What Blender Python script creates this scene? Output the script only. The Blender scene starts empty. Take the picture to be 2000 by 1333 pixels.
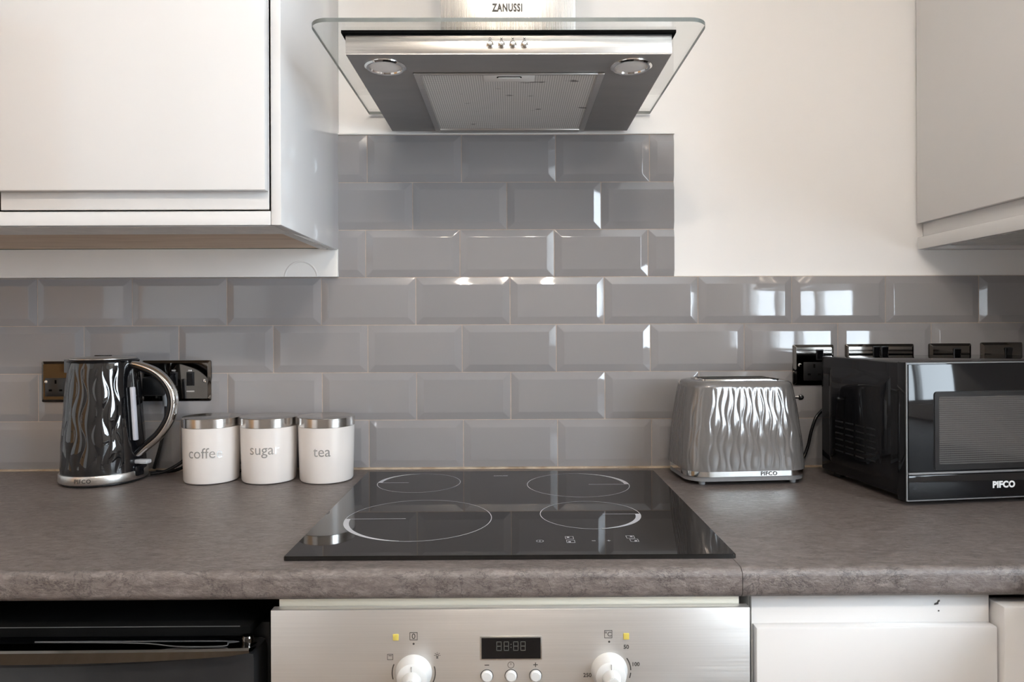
import bpy, bmesh, math, random
from mathutils import Vector, Matrix
random.seed(7)
S = bpy.context.scene
COL = S.collection
PI = math.pi

# ------------------------------------------------------------------ camera, world, light, exposure
cam_d = bpy.data.cameras.new('camera'); cam = bpy.data.objects.new('camera', cam_d); COL.objects.link(cam)
cam_d.sensor_width = 36.0; cam_d.lens = 24.0
cam_d.shift_x = -0.004; cam_d.shift_y = -0.0137
cam_d.clip_start = 0.02
cam.matrix_world = Matrix.Translation((0, -1.46, 1.213)) @ Matrix.Rotation(-0.006, 4, 'Z') @ Matrix.Rotation(PI/2, 4, 'X') @ Matrix.Rotation(-0.004, 4, 'Z')
S.camera = cam

W = bpy.data.worlds.new('sky'); S.world = W; W.use_nodes = True
bg = W.node_tree.nodes['Background']
bg.inputs[0].default_value = (0.80, 0.90, 1.0, 1); bg.inputs[1].default_value = 8.0

S.view_settings.view_transform = 'Standard'; S.view_settings.look = 'None'
S.view_settings.gamma = 1.0; S.view_settings.use_curve_mapping = False
S.view_settings.exposure = 1.45
BULB = 105.0            # watts of each warm bulb of the ceiling fitting
WIN1 = (-2.25, -0.99, 1.06, 2.08)      # y0, y1, z0, z1 of the window in the right-hand wall
RW, LW, BW, CEIL = 1.25, -1.75, -3.30, 2.40
for (px, y0, y1, z0, z1, sgn) in ((RW+0.10, *WIN1, 1),):
    pd = bpy.data.lights.new('window_daylight', 'AREA'); pd.shape = 'RECTANGLE'; pd.size = z1-z0; pd.size_y = y1-y0
    pd.cycles.is_portal = True
    po = bpy.data.objects.new('window_daylight', pd); COL.objects.link(po)
    po.location = (px, (y0+y1)/2, (z0+z1)/2); po.rotation_euler = (0, sgn*PI/2, 0)

# ------------------------------------------------------------------ materials
def principled(name, col, rough=0.5, metal=0.0, coat=0.0, spec=0.5, trans=0.0, ior=1.5):
    m = bpy.data.materials.new(name); m.use_nodes = True
    b = m.node_tree.nodes['Principled BSDF']
    b.inputs['Base Color'].default_value = (*col, 1); b.inputs['Roughness'].default_value = rough
    b.inputs['Metallic'].default_value = metal; b.inputs['Coat Weight'].default_value = coat
    b.inputs['Coat Roughness'].default_value = 0.04
    b.inputs['Specular IOR Level'].default_value = spec; b.inputs['Transmission Weight'].default_value = trans
    b.inputs['IOR'].default_value = ior
    return m
def N(m, t, **kw):
    n = m.node_tree.nodes.new(t)
    for k, v in kw.items(): setattr(n, k, v)
    return n
def L(m, a, b): m.node_tree.links.new(a, b)
def coords(m, scale=(1, 1, 1), rot=(0, 0, 0)):
    tc = N(m, 'ShaderNodeTexCoord'); mp = N(m, 'ShaderNodeMapping')
    mp.inputs['Scale'].default_value = scale; mp.inputs['Rotation'].default_value = rot
    L(m, tc.outputs['Object'], mp.inputs['Vector']); return mp.outputs['Vector']
def noise(m, vec, scale, detail=4, rough=0.55, dist=0.0):
    n = N(m, 'ShaderNodeTexNoise'); n.inputs['Scale'].default_value = scale; n.inputs['Detail'].default_value = detail
    n.inputs['Roughness'].default_value = rough; n.inputs['Distortion'].default_value = dist
    L(m, vec, n.inputs['Vector']); return n.outputs['Fac']
def ramp(m, fac, stops):
    r = N(m, 'ShaderNodeValToRGB'); e = r.color_ramp.elements
    while len(e) < len(stops): e.new(0.5)
    for k, (p, c) in enumerate(stops):
        e[k].position = p; e[k].color = (*c, 1) if len(c) == 3 else c
    L(m, fac, r.inputs['Fac']); return r.outputs['Color']
def bump(m, h, strength, dist=0.001):
    b = N(m, 'ShaderNodeBump'); b.inputs['Strength'].default_value = strength; b.inputs['Distance'].default_value = dist
    L(m, h, b.inputs['Height']); L(m, b.outputs['Normal'], m.node_tree.nodes['Principled BSDF'].inputs['Normal'])
def setin(m, name, sock): L(m, sock, m.node_tree.nodes['Principled BSDF'].inputs[name])
def g(v): return (v, v, v)

def speckled(name, c0, c1, rough, scale=12, bs=0.0, **kw):
    m = principled(name, c0, rough, **kw); v = coords(m)
    setin(m, 'Base Color', ramp(m, noise(m, v, scale), [(0.3, c0), (0.7, c1)]))
    if bs: bump(m, noise(m, v, scale*12, 3), bs)
    return m
M = {}
M['wall'] = speckled('white_wall_paint', (0.85, 0.835, 0.825), (0.87, 0.855, 0.845), 0.55, 3, 0.06)
M['taupe'] = speckled('taupe_wall_paint', (0.27, 0.235, 0.21), (0.29, 0.25, 0.225), 0.6, 3, 0.06)
M['ceiling'] = speckled('ceiling_paint', (0.86, 0.85, 0.83), (0.84, 0.83, 0.81), 0.8, 3)
M['cab'] = speckled('white_gloss_lacquer', (0.64, 0.63, 0.625), (0.65, 0.64, 0.635), 0.10, 2)
M['carcass'] = speckled('cream_carcass', (0.70, 0.66, 0.55), (0.74, 0.70, 0.60), 0.45, 8)
M['greyboard'] = speckled('pale_grey_board', (0.72, 0.71, 0.70), (0.84, 0.83, 0.81), 0.5, 30)
M['trim'] = speckled('white_trim', (0.84, 0.82, 0.80), (0.81, 0.79, 0.77), 0.4, 9)
M['silicone'] = speckled('beige_sealant', (0.55, 0.46, 0.36), (0.24, 0.16, 0.10), 0.45, 26)
M['grout'] = speckled('brown_grout', (0.36, 0.285, 0.24), (0.48, 0.39, 0.34), 0.85, 40, 0.3)
M['black'] = speckled('black_plastic', (0.011, 0.011, 0.012), (0.017, 0.017, 0.018), 0.28, 30)
M['gloss_black'] = speckled('black_gloss', (0.004, 0.004, 0.005), (0.006, 0.006, 0.007), 0.05, 20, spec=0.4)
M['gap_black'] = speckled('dull_black', (0.003, 0.003, 0.003), (0.005, 0.005, 0.005), 0.9, 20, spec=0.05)
M['chrome'] = speckled('chrome', (0.80, 0.79, 0.77), (0.76, 0.75, 0.73), 0.07, 20, metal=1.0)
M['nickel'] = speckled('black_nickel', (0.10, 0.092, 0.085), (0.13, 0.12, 0.11), 0.05, 6, metal=1.0)
M['white_plastic'] = speckled('white_plastic', (0.60, 0.595, 0.585), (0.57, 0.565, 0.555), 0.3, 30)
M['grey_plastic'] = speckled('grey_plastic', (0.17, 0.17, 0.175), (0.20, 0.20, 0.205), 0.4, 30)
M['seal'] = speckled('dark_grey_seal', (0.06, 0.06, 0.062), (0.08, 0.08, 0.082), 0.35, 30)
M['foot_grey'] = speckled('grey_rubber', (0.32, 0.33, 0.35), (0.36, 0.37, 0.39), 0.5, 30)
M['print_dark'] = speckled('dark_print', (0.035, 0.032, 0.03), (0.05, 0.046, 0.04), 0.5, 60)
M['print_light'] = speckled('pale_print', (0.42, 0.42, 0.45), (0.48, 0.48, 0.51), 0.4, 60)
M['print_white'] = speckled('white_print', (0.85, 0.86, 0.88), (0.8, 0.81, 0.83), 0.4, 60)
M['silver_print'] = speckled('silver_print', (0.60, 0.58, 0.565), (0.64, 0.62, 0.605), 0.25, 60, metal=0.7)
M['led'] = speckled('unlit_digits', (0.085, 0.083, 0.075), (0.10, 0.098, 0.09), 0.4, 60)
M['yellow'] = speckled('yellow_lens', (0.50, 0.40, 0.07), (0.58, 0.47, 0.12), 0.3, 80)
M['cream'] = speckled('cream_enamel', (0.72, 0.675, 0.645), (0.74, 0.695, 0.665), 0.24, 3)
M['gauge'] = speckled('water_gauge_plastic', (0.50, 0.50, 0.56), (0.58, 0.58, 0.63), 0.25, 20)
M['clear'] = principled('clear_plastic', (0.85, 0.85, 0.87), 0.12, trans=0.55)
M['lens'] = speckled('frosted_lamp_lens', (0.93, 0.92, 0.91), (0.97, 0.96, 0.95), 0.5, 60)

def tile_mat():
    m = principled('grey_ceramic_glaze', (0.25, 0.235, 0.238), 0.045, spec=0.62); v = coords(m)
    oi = N(m, 'ShaderNodeObjectInfo')
    mx = N(m, 'ShaderNodeMix', data_type='RGBA'); L(m, oi.outputs['Random'], mx.inputs['Factor'])
    mx.inputs['A'].default_value = (0.262, 0.252, 0.260, 1); mx.inputs['B'].default_value = (0.288, 0.276, 0.283, 1)
    setin(m, 'Base Color', mx.outputs['Result'])
    bump(m, noise(m, v, 14, 1), 0.06, 0.004)
    return m
M['tile'] = tile_mat()

def slate_mat():
    m = principled('brown_slate_laminate', (0.13, 0.11, 0.10), 0.34); v = coords(m, (1, 1, 1), (0, 0, 0.5))
    f1 = noise(m, coords(m, (30, 62, 62), (0, 0.75, 0.5)), 2.0, 10, 0.78, 0.25)
    base = ramp(m, f1, [(0.33, (0.085, 0.069, 0.063)), (0.5, (0.138, 0.114, 0.105)), (0.67, (0.215, 0.185, 0.172))])
    n2 = noise(m, coords(m, (8, 20, 9), (0.2, 0.85, 0.55)), 1.7, 12, 0.70, 0.5)
    a = N(m, 'ShaderNodeMath', operation='SUBTRACT'); L(m, n2, a.inputs[0]); a.inputs[1].default_value = 0.5
    b = N(m, 'ShaderNodeMath', operation='ABSOLUTE'); L(m, a.outputs[0], b.inputs[0])
    vein = ramp(m, b.outputs[0], [(0.0, g(0.18)), (0.013, g(1.0))])
    mx = N(m, 'ShaderNodeMix', data_type='RGBA', blend_type='MULTIPLY'); mx.inputs['Factor'].default_value = 0.75
    L(m, base, mx.inputs['A']); L(m, vein, mx.inputs['B'])
    setin(m, 'Base Color', mx.outputs['Result'])
    fine = noise(m, coords(m, (60, 150, 110), (0, 0.2, 0.4)), 2.4, 5, 0.6, 0.4)
    ad = N(m, 'ShaderNodeMath', operation='ADD'); L(m, fine, ad.inputs[0]); L(m, f1, ad.inputs[1])
    bump(m, ad.outputs[0], 0.6, 0.0014)
    setin(m, 'Roughness', ramp(m, fine, [(0.2, g(0.26)), (0.8, g(0.40))]))
    return m
M['slate'] = slate_mat()

def brushed(name, col, rough, sc, dark=0.8, bs=0.02, aniso=0.0):
    m = principled(name, col, rough, metal=1.0)
    f = noise(m, coords(m, sc), 1.0, 4, 0.6)
    d = tuple(c*dark for c in col)
    setin(m, 'Base Color', ramp(m, f, [(0.25, d), (0.75, col)]))
    setin(m, 'Roughness', ramp(m, f, [(0.2, g(rough*0.85)), (0.8, g(rough*1.2))]))
    bump(m, f, bs, 0.0003)
    if aniso:
        tg = N(m, 'ShaderNodeTangent', direction_type='RADIAL', axis='Z'); setin(m, 'Tangent', tg.outputs['Tangent'])
        m.node_tree.nodes['Principled BSDF'].inputs['Anisotropic'].default_value = aniso
    return m
M['steel_h'] = brushed('brushed_steel', (0.66, 0.64, 0.615), 0.30, (6, 400, 700))
M['steel_v'] = brushed('brushed_steel_upright', (0.70, 0.68, 0.65), 0.26, (900, 900, 6), 0.9)
M['steel_oven'] = brushed('brushed_steel_oven', (0.70, 0.68, 0.66), 0.36, (5, 300, 620), 0.90, 0.015, 0.8)
M['steel_oven'].node_tree.nodes['Principled BSDF'].inputs['Anisotropic Rotation'].default_value = 0.25
M['steel_oven'].node_tree.nodes['Principled BSDF'].inputs['Metallic'].default_value = 0.8
M['steel_under'] = brushed('dull_steel', (0.40, 0.39, 0.38), 0.42, (9, 30, 9), 0.78)
M['steel_under'].node_tree.nodes['Principled BSDF'].inputs['Metallic'].default_value = 0.55
M['lid_steel'] = brushed('lid_steel', (0.74, 0.71, 0.68), 0.2, (40, 40, 900), 0.9, 0.02)
def filter_mat():
    m = principled('grease_filter_mesh', (0.42, 0.41, 0.39), 0.55, metal=0.15)
    v = coords(m)
    w1 = N(m, 'ShaderNodeTexWave', wave_type='BANDS', bands_direction='X'); w1.inputs['Scale'].default_value = 78; L(m, v, w1.inputs['Vector'])
    w2 = N(m, 'ShaderNodeTexWave', wave_type='BANDS', bands_direction='Y'); w2.inputs['Scale'].default_value = 66; L(m, v, w2.inputs['Vector'])
    mu = N(m, 'ShaderNodeMath', operation='MULTIPLY'); L(m, w1.outputs['Fac'], mu.inputs[0]); L(m, w2.outputs['Fac'], mu.inputs[1])
    c1 = ramp(m, mu.outputs[0], [(0.02, (0.50, 0.49, 0.475)), (0.30, (0.93, 0.915, 0.89))])
    st = ramp(m, noise(m, coords(m, (1, 2.2, 1), (0, 0, 0.3)), 16, 2, 0.5), [(0.28, g(0.12)), (0.325, g(1.0))])
    mx = N(m, 'ShaderNodeMix', data_type='RGBA', blend_type='MULTIPLY'); mx.inputs['Factor'].default_value = 0.85
    L(m, c1, mx.inputs['A']); L(m, st, mx.inputs['B']); setin(m, 'Base Color', mx.outputs['Result'])
    bump(m, mu.outputs[0], 0.25, 0.0006)
    return m
M['filter'] = filter_mat()
M['satin'] = speckled('satin_aluminium', (0.90, 0.89, 0.87), (0.93, 0.92, 0.90), 0.45, 30, metal=0.1)
def glass_mat(name, tint, edge=False):
    m = bpy.data.materials.new(name); m.use_nodes = True; nt = m.node_tree; nt.nodes.clear()
    out = nt.nodes.new('ShaderNodeOutputMaterial'); mix = nt.nodes.new('ShaderNodeMixShader')
    tr = nt.nodes.new('ShaderNodeBsdfTransparent'); tr.inputs[0].default_value = (*tint, 1)
    gl = nt.nodes.new('ShaderNodeBsdfGlossy'); gl.inputs['Roughness'].default_value = 0.01
    lw = nt.nodes.new('ShaderNodeLayerWeight'); lw.inputs['Blend'].default_value = 0.5      # Schlick: 0.04 + 0.9 facing^5, alike on both faces
    pw = nt.nodes.new('ShaderNodeMath'); pw.operation = 'POWER'; pw.inputs[1].default_value = 5.0; nt.links.new(lw.outputs['Facing'], pw.inputs[0])
    ma = nt.nodes.new('ShaderNodeMath'); ma.operation = 'MULTIPLY_ADD'; ma.inputs[1].default_value = 0.9; ma.inputs[2].default_value = 0.04; nt.links.new(pw.outputs[0], ma.inputs[0])
    nt.links.new(ma.outputs[0], mix.inputs[0]); nt.links.new(tr.outputs[0], mix.inputs[1]); nt.links.new(gl.outputs[0], mix.inputs[2])
    nt.links.new(mix.outputs[0], out.inputs[0]); return m
M['glass'] = glass_mat('clear_glass', (0.965, 0.972, 0.968))
M['pane'] = glass_mat('window_glass', (0.97, 0.98, 0.98))
M['glass_edge'] = speckled('green_glass_edge', (0.10, 0.115, 0.11), (0.13, 0.145, 0.14), 0.45, 30)
def wood(name, c0, c1, rough, sc=(3, 40, 40), rot=(0, 0, 0)):
    m = principled(name, c0, rough)
    f = noise(m, coords(m, sc, rot), 1.0, 6, 0.6, 0.8)
    setin(m, 'Base Color', ramp(m, f, [(0.3, c0), (0.7, c1)])); bump(m, f, 0.08)
    return m
M['ply'] = wood('bare_plywood', (0.58, 0.43, 0.31), (0.78, 0.63, 0.49), 0.6, (4, 40, 30))
M['oak'] = wood('oak_door', (0.42, 0.22, 0.08), (0.55, 0.32, 0.14), 0.4, (30, 30, 3))
M['floor'] = wood('floor_boards', (0.30, 0.23, 0.17), (0.40, 0.32, 0.25), 0.4, (40, 3, 3))
M['kettle'] = speckled('black_mirror_enamel', (0.004, 0.004, 0.005), (0.006, 0.006, 0.007), 0.025, 20, spec=1.0)
M['toaster'] = speckled('grey_gloss_enamel', (0.165, 0.155, 0.152), (0.18, 0.17, 0.166), 0.11, 10, coat=0.3, metal=0.25)
M['hob'] = speckled('black_ceramic_glass', (0.010, 0.009, 0.008), (0.013, 0.011, 0.010), 0.025, 30, spec=0.32)
def mesh_window():
    m = principled('perforated_screen', (0.03, 0.033, 0.036), 0.12, coat=0.8); v = coords(m, (1, 1, 1))
    w1 = N(m, 'ShaderNodeTexWave', wave_type='BANDS', bands_direction='X'); w1.inputs['Scale'].default_value = 150; L(m, v, w1.inputs['Vector'])
    w2 = N(m, 'ShaderNodeTexWave', wave_type='BANDS', bands_direction='Z'); w2.inputs['Scale'].default_value = 88; L(m, v, w2.inputs['Vector'])
    mu = N(m, 'ShaderNodeMath', operation='MULTIPLY'); L(m, w1.outputs['Fac'], mu.inputs[0]); L(m, w2.outputs['Fac'], mu.inputs[1])
    setin(m, 'Base Color', ramp(m, mu.outputs[0], [(0.12, (0.085, 0.085, 0.084)), (0.5, (0.02, 0.021, 0.023))])); return m
M['screen'] = mesh_window()
def emit(name, col, s):
    m = principled(name, col, 0.4); b = m.node_tree.nodes['Principled BSDF']
    b.inputs['Emission Color'].default_value = (*col, 1); b.inputs['Emission Strength'].default_value = s; return m
M['bulb'] = emit('warm_bulb', (1.0, 0.78, 0.55), 40.0)

# ------------------------------------------------------------------ mesh helpers
def link(name, me, mat, parent=None, smooth=35, loc=None, rot=None):
    if mat is not None:
        for mm in (mat if isinstance(mat, (list, tuple)) else [mat]): me.materials.append(M[mm])
    if smooth:
        me.shade_smooth(); me.set_sharp_from_angle(angle=math.radians(smooth))
    o = bpy.data.objects.new(name, me); COL.objects.link(o)
    if parent is not None: o.parent = parent
    if loc is not None: o.location = loc
    if rot is not None: o.rotation_euler = rot
    return o
def newbm(): return bmesh.new()
def finish(name, bm, mat, parent=None, smooth=35, loc=None, rot=None, recalc=True):
    me = bpy.data.meshes.new(name)
    if recalc: bmesh.ops.recalc_face_normals(bm, faces=bm.faces[:])
    bm.to_mesh(me); bm.free()
    return link(name, me, mat, parent, smooth, loc, rot)
def box(bm, x0, x1, y0, y1, z0, z1, bev=0.0, seg=2):
    t = bmesh.new()
    bmesh.ops.create_cube(t, size=1.0)
    for v in t.verts:
        v.co = Vector((x0 + (v.co.x+.5)*(x1-x0), y0 + (v.co.y+.5)*(y1-y0), z0 + (v.co.z+.5)*(z1-z0)))
    if bev: bmesh.ops.bevel(t, geom=t.edges[:], offset=bev, segments=seg, profile=0.5, affect='EDGES')
    merge(bm, t); return bm
def merge(bm, t, mtx=None):
    me = bpy.data.meshes.new('tmp'); t.to_mesh(me); t.free()
    if mtx is not None: me.transform(mtx)
    bm.from_mesh(me); bpy.data.meshes.remove(me)
def bx(name, dims, mat, parent=None, bev=0.0, seg=2, **kw):
    return finish(name, box(newbm(), *dims, bev=bev, seg=seg), mat, parent, **kw)
def lathe(bm, prof, n=48, c=(0, 0, 0), axis='Z'):
    """prof: (radius, height) pairs; closes at r=0"""
    rings = []
    for r, h in prof:
        if r < 1e-7: rings.append([bm.verts.new((0, 0, h))])
        else: rings.append([bm.verts.new((r*math.cos(2*PI*k/n), r*math.sin(2*PI*k/n), h)) for k in range(n)])
    vs = [v for r in rings for v in r]
    for a, b in zip(rings, rings[1:]):
        for k in range(n):
            j = (k+1) % n
            if len(a) == 1 and len(b) == 1: continue
            if len(a) == 1: bm.faces.new((a[0], b[k], b[j]))
            elif len(b) == 1: bm.faces.new((a[k], a[j], b[0]))
            else: bm.faces.new((a[k], a[j], b[j], b[k]))
    for v in vs:
        x, y, z = v.co
        if axis == 'Y': v.co = Vector((x, -z, y))       # height points towards -Y
        elif axis == 'X': v.co = Vector((z, x, y))
        v.co += Vector(c)
    return bm
def smooth_pts(pts, n=8):
    out = []; P = [Vector(p) for p in pts]
    for i in range(len(P)-1):
        p0, p1, p2, p3 = P[max(i-1, 0)], P[i], P[i+1], P[min(i+2, len(P)-1)]
        for k in range(n):
            t = k/n
            out.append(0.5*((2*p1)+(-p0+p2)*t+(2*p0-5*p1+4*p2-p3)*t*t+(-p0+3*p1-3*p2+p3)*t**3))
    out.append(P[-1]); return out
def tube(bm, pts, rad, n=10, up=(0, 0, 1)):
    """rad: number, pair (wide, deep), or list of such per point"""
    P = [Vector(p) for p in pts]; rings = []
    prev = None
    for i, p in enumerate(P):
        t = (P[min(i+1, len(P)-1)] - P[max(i-1, 0)]).normalized()
        if prev is None:
            u = Vector(up); s = t.cross(u)
            if s.length < 1e-4: s = t.cross(Vector((1, 0, 0)))
            s.normalize()
        else:
            s = (prev - t*prev.dot(t)).normalized()
        prev = s; q = s.cross(t)
        r = rad[i] if isinstance(rad, list) else rad
        ra, rb = r if isinstance(r, tuple) else (r, r)
        rings.append([bm.verts.new(p + s*ra*math.cos(2*PI*k/n) + q*rb*math.sin(2*PI*k/n)) for k in range(n)])
    for a, b in zip(rings, rings[1:]):
        for k in range(n): bm.faces.new((a[k], a[(k+1) % n], b[(k+1) % n], b[k]))
    bm.faces.new(rings[0][::-1]); bm.faces.new(rings[-1]); return bm
def prism(bm, poly, h0, h1, axis='Z'):
    """extrude 2-D polygon; axis Z: (x,y), axis Y: (x,z) between y=h0..h1, axis X: (y,z)"""
    def mk(a, b, h): return {'Z': (a, b, h), 'Y': (a, h, b), 'X': (h, a, b)}[axis]
    A = [bm.verts.new(mk(a, b, h0)) for a, b in poly]; B = [bm.verts.new(mk(a, b, h1)) for a, b in poly]
    bm.faces.new(A[::-1]); bm.faces.new(B)
    for k in range(len(A)):
        j = (k+1) % len(A); bm.faces.new((A[k], A[j], B[j], B[k]))
    return bm
def rrect(x0, x1, y0, y1, r, n=6):
    out = []
    for cx, cy, a0 in ((x1-r, y1-r, 0), (x0+r, y1-r, PI/2), (x0+r, y0+r, PI), (x1-r, y0+r, 1.5*PI)):
        for k in range(n+1):
            a = a0 + PI/2*k/n; out.append((cx+r*math.cos(a), cy+r*math.sin(a)))
    return out
def arc_strip(bm, cx, cy, r0, r1, a0, a1, z, n=64, taper=False):
    """flat ring strip in the XY plane at height z"""
    A = []; B = []
    for k in range(n+1):
        t = k/n; a = a0+(a1-a0)*t; ri = r0 if not taper else r1-(r1-r0)*(0.25+0.75*math.sin(PI*min(1, t*1.0)/2) if taper == 1 else (0.25+0.75*math.cos(PI*t/2)))
        A.append(bm.verts.new((cx+ri*math.cos(a), cy+ri*math.sin(a), z))); B.append(bm.verts.new((cx+r1*math.cos(a), cy+r1*math.sin(a), z)))
    for k in range(n): bm.faces.new((A[k], A[k+1], B[k+1], B[k]))
    return bm
def text_mesh(body, size, sx=1.0, bold=0.0, depth=0.0002, spacing=1.0):
    """lettering as a mesh standing in the XZ plane, facing -Y, centred on the origin"""
    c = bpy.data.curves.new('lettering', 'FONT'); c.body = body; c.size = size; c.align_x = 'CENTER'; c.align_y = 'CENTER'
    c.offset = bold; c.extrude = depth; c.resolution_u = 3; c.space_character = spacing
    o = bpy.data.objects.new('lettering', c); COL.objects.link(o)
    bpy.context.view_layer.update()
    me = bpy.data.meshes.new_from_object(o)
    bpy.data.objects.remove(o); bpy.data.curves.remove(c); me.materials.clear()
    xs = [v.co.x for v in me.vertices]; ys = [v.co.y for v in me.vertices]
    mx, my = (min(xs)+max(xs))/2, (min(ys)+max(ys))/2
    for v in me.vertices:
        x, y, z = v.co; v.co = Vector(((x-mx)*sx, -z, y-my))
    return me
def empty(name, loc=(0, 0, 0), rz=0.0):
    o = bpy.data.objects.new(name, None); o.empty_display_size = 0.05; COL.objects.link(o)
    o.location = loc; o.rotation_euler = (0, 0, rz); return o
def tag(o, label, cat, group=None):
    o['label'] = label; o['category'] = cat
    if group: o['group'] = group
    return o
def struct(o, label=None, cat=None):
    o['kind'] = 'structure'
    if label: o['label'] = label
    if cat: o['category'] = cat
    return o
def children(o): return [c for c in bpy.data.objects if c.parent == o]
def copy_tree(o, parent=None):
    c = o.copy(); COL.objects.link(c); c.parent = parent
    for ch in children(o): copy_tree(ch, c)
    return c

# ------------------------------------------------------------------ the room
TOPZ = 0.910                       # worktop surface
b = newbm(); box(b, LW-0.15, RW+0.15, 0.010, 0.16, 0, CEIL)
wall_back = struct(finish('wall_back', b, 'wall', smooth=0), 'white painted kitchen wall behind the cooker hood', 'wall')
b = newbm(); box(b, LW-0.15, RW+0.15, BW-0.15, 0.16, -0.1, 0)
struct(finish('floor', b, 'floor', smooth=0), 'brown boarded kitchen floor below the units', 'floor')
b = newbm(); box(b, LW-0.15, RW+0.15, BW-0.15, 0.16, CEIL, CEIL+0.1)
struct(finish('ceiling', b, 'ceiling', smooth=0), 'plain white ceiling above the kitchen', 'ceiling')
b = newbm(); box(b, LW-0.15, RW+0.15, BW-0.15, BW, 0, CEIL)
struct(finish('wall_front', b, 'taupe', smooth=0), 'taupe painted wall behind the viewer', 'wall')
def holed_wall(name, x0, x1, win, label):
    y0, y1, z0, z1 = win; b = newbm()
    box(b, x0, x1, BW, y0, 0, CEIL); box(b, x0, x1, y1, 0.010, 0, CEIL)
    box(b, x0, x1, y0, y1, 0, z0); box(b, x0, x1, y0, y1, z1, CEIL)
    return struct(finish(name, b, 'wall', smooth=0), label, 'wall')
holed_wall('wall_right', RW, RW+0.15, WIN1, 'white wall on the right with a window above the worktop')
b = newbm(); box(b, LW-0.15, LW, BW, 0.010, 0, CEIL)
struct(finish('wall_left', b, 'wall', smooth=0), 'white wall on the left with a wooden door', 'wall')
def window(name, xa, xb, win, label):
    y0, y1, z0, z1 = win; w = empty(name, ((xa+xb)/2, (y0+y1)/2, z0)); struct(w, label, 'window')
    hx = (xb-xa)/2; hy = (y1-y0)/2; H = z1-z0
    b = newbm(); f = 0.05
    box(b, -hx, hx, -hy, -hy+f, 0, H, 0.004); box(b, -hx, hx, hy-f, hy, 0, H, 0.004)
    box(b, -hx, hx, -hy+f, hy-f, 0, f, 0.004); box(b, -hx, hx, -hy+f, hy-f, H-f, H, 0.004); box(b, -hx, hx, -0.03, 0.03, f, H-f, 0.004)
    finish('window_frame', b, 'white_plastic', w)
    for s in (-1, 1):
        ya, yb = sorted((s*0.03, s*(hy-f))); bx('pane', (-0.003, 0.003, ya, yb, f, H-f), 'pane', w, smooth=0)
window('window_1', RW+0.04, RW+0.10, WIN1, 'white framed window in the right wall above the worktop')
d = empty('door_1', (LW+0.02, -1.10, 0)); struct(d, 'oak panelled door in the left wall', 'door')
bx('door_leaf', (-0.018, 0.022, -0.40, 0.40, 0.005, 2.0), 'oak', d, 0.003)
for zz in ((0.2, 0.9), (1.05, 1.85)):
    for s in (-1, 1): bx('door_panel', (0.020, 0.028, s*0.19-0.14, s*0.19+0.14, *zz), 'oak', d, 0.004)
b = newbm(); tube(b, [(0.022, 0.33, 1.0), (0.07, 0.33, 1.0), (0.07, 0.22, 1.0)], 0.009); finish('door_handle', b, 'chrome', d)

# metro tiles: each one a frustum with its own bevels, laid in seven courses
TW, TH, PX, PZ, BEV, TB = 0.2002, 0.1003, 0.2019, 0.10185, 0.0155, 0.0045
def tile_bm(w=TW, h=TH):
    b = bmesh.new(); o = [(-w/2, -h/2), (w/2, -h/2), (w/2, h/2), (-w/2, h/2)]
    i = [(x-math.copysign(BEV, x), z-math.copysign(BEV, z)) for x, z in o]
    back = [b.verts.new((x, 0.0095, z)) for x, z in o]; edge = [b.verts.new((x, TB, z)) for x, z in o]; face = [b.verts.new((x, 0, z)) for x, z in i]
    b.faces.new(back[::-1]); b.faces.new(face)
    for k in range(4):
        j = (k+1) % 4; b.faces.new((back[k], back[j], edge[j], edge[k])); b.faces.new((edge[k], edge[j], face[j], face[k]))
    bmesh.ops.bevel(b, geom=[e for e in b.edges if any(v in face for v in e.verts)], offset=0.0012, segments=2, profile=0.5, affect='EDGES')
    bmesh.ops.recalc_face_normals(b, faces=b.faces[:]); return b
full = bpy.data.meshes.new('tile'); t = tile_bm(); t.to_mesh(full); t.free(); full.materials.append(M['tile'])
full.shade_smooth(); full.set_sharp_from_angle(angle=math.radians(12))
X0 = [-0.105, -0.003, -0.107, -0.004, -0.111, -0.010, -0.107]      # one vertical joint of each course
XL, XR = -0.3725, 0.3485                                          # the raised block of tiles below the hood
for k in range(7):
    lo, hi = (LW+0.002, RW-0.002) if k < 4 else (XL, XR)
    zc = TOPZ + 0.0035 + PZ*k + TH/2
    n0 = math.floor((lo-X0[k])/PX)
    x = X0[k] + n0*PX
    while x < hi:
        xc = x + PX/2; a, c = xc-TW/2, xc+TW/2
        if c > lo+0.004 and a < hi-0.004:
            rx = random.uniform(-.004, .004); rz = random.uniform(-.004, .004)
            if a >= lo and c <= hi: me = full
            else:
                t = tile_bm()
                for cut, nrm in ((lo-xc, -1), (hi-xc, 1)):
                    if -TW/2 < cut < TW/2:
                        r = bmesh.ops.bisect_plane(t, geom=t.verts[:]+t.edges[:]+t.faces[:], plane_co=(cut, 0, 0), plane_no=(nrm, 0, 0), clear_outer=True)
                        bmesh.ops.edgenet_fill(t, edges=[e for e in r['geom_cut'] if isinstance(e, bmesh.types.BMEdge)])
                me = bpy.data.meshes.new('tile'); t.to_mesh(me); t.free(); me.materials.append(M['tile'])
                me.shade_smooth(); me.set_sharp_from_angle(angle=math.radians(12))
            o = bpy.data.objects.new('tile', me); COL.objects.link(o); o.parent = wall_back
            o.location = (xc, random.uniform(-.0003, .0003), zc); o.rotation_euler = (rx*0.6, 0, rz*0.6)
        x += PX
GZ1 = TOPZ + 0.003 + PZ*4; GZ2 = TOPZ + 0.003 + PZ*7
b = newbm(); box(b, LW, RW, 0.0049, 0.0101, TOPZ-0.03, GZ1); box(b, XL, XR, 0.0049, 0.0101, GZ1, GZ2)
finish('grout', b, 'grout', wall_back, smooth=0)
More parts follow.
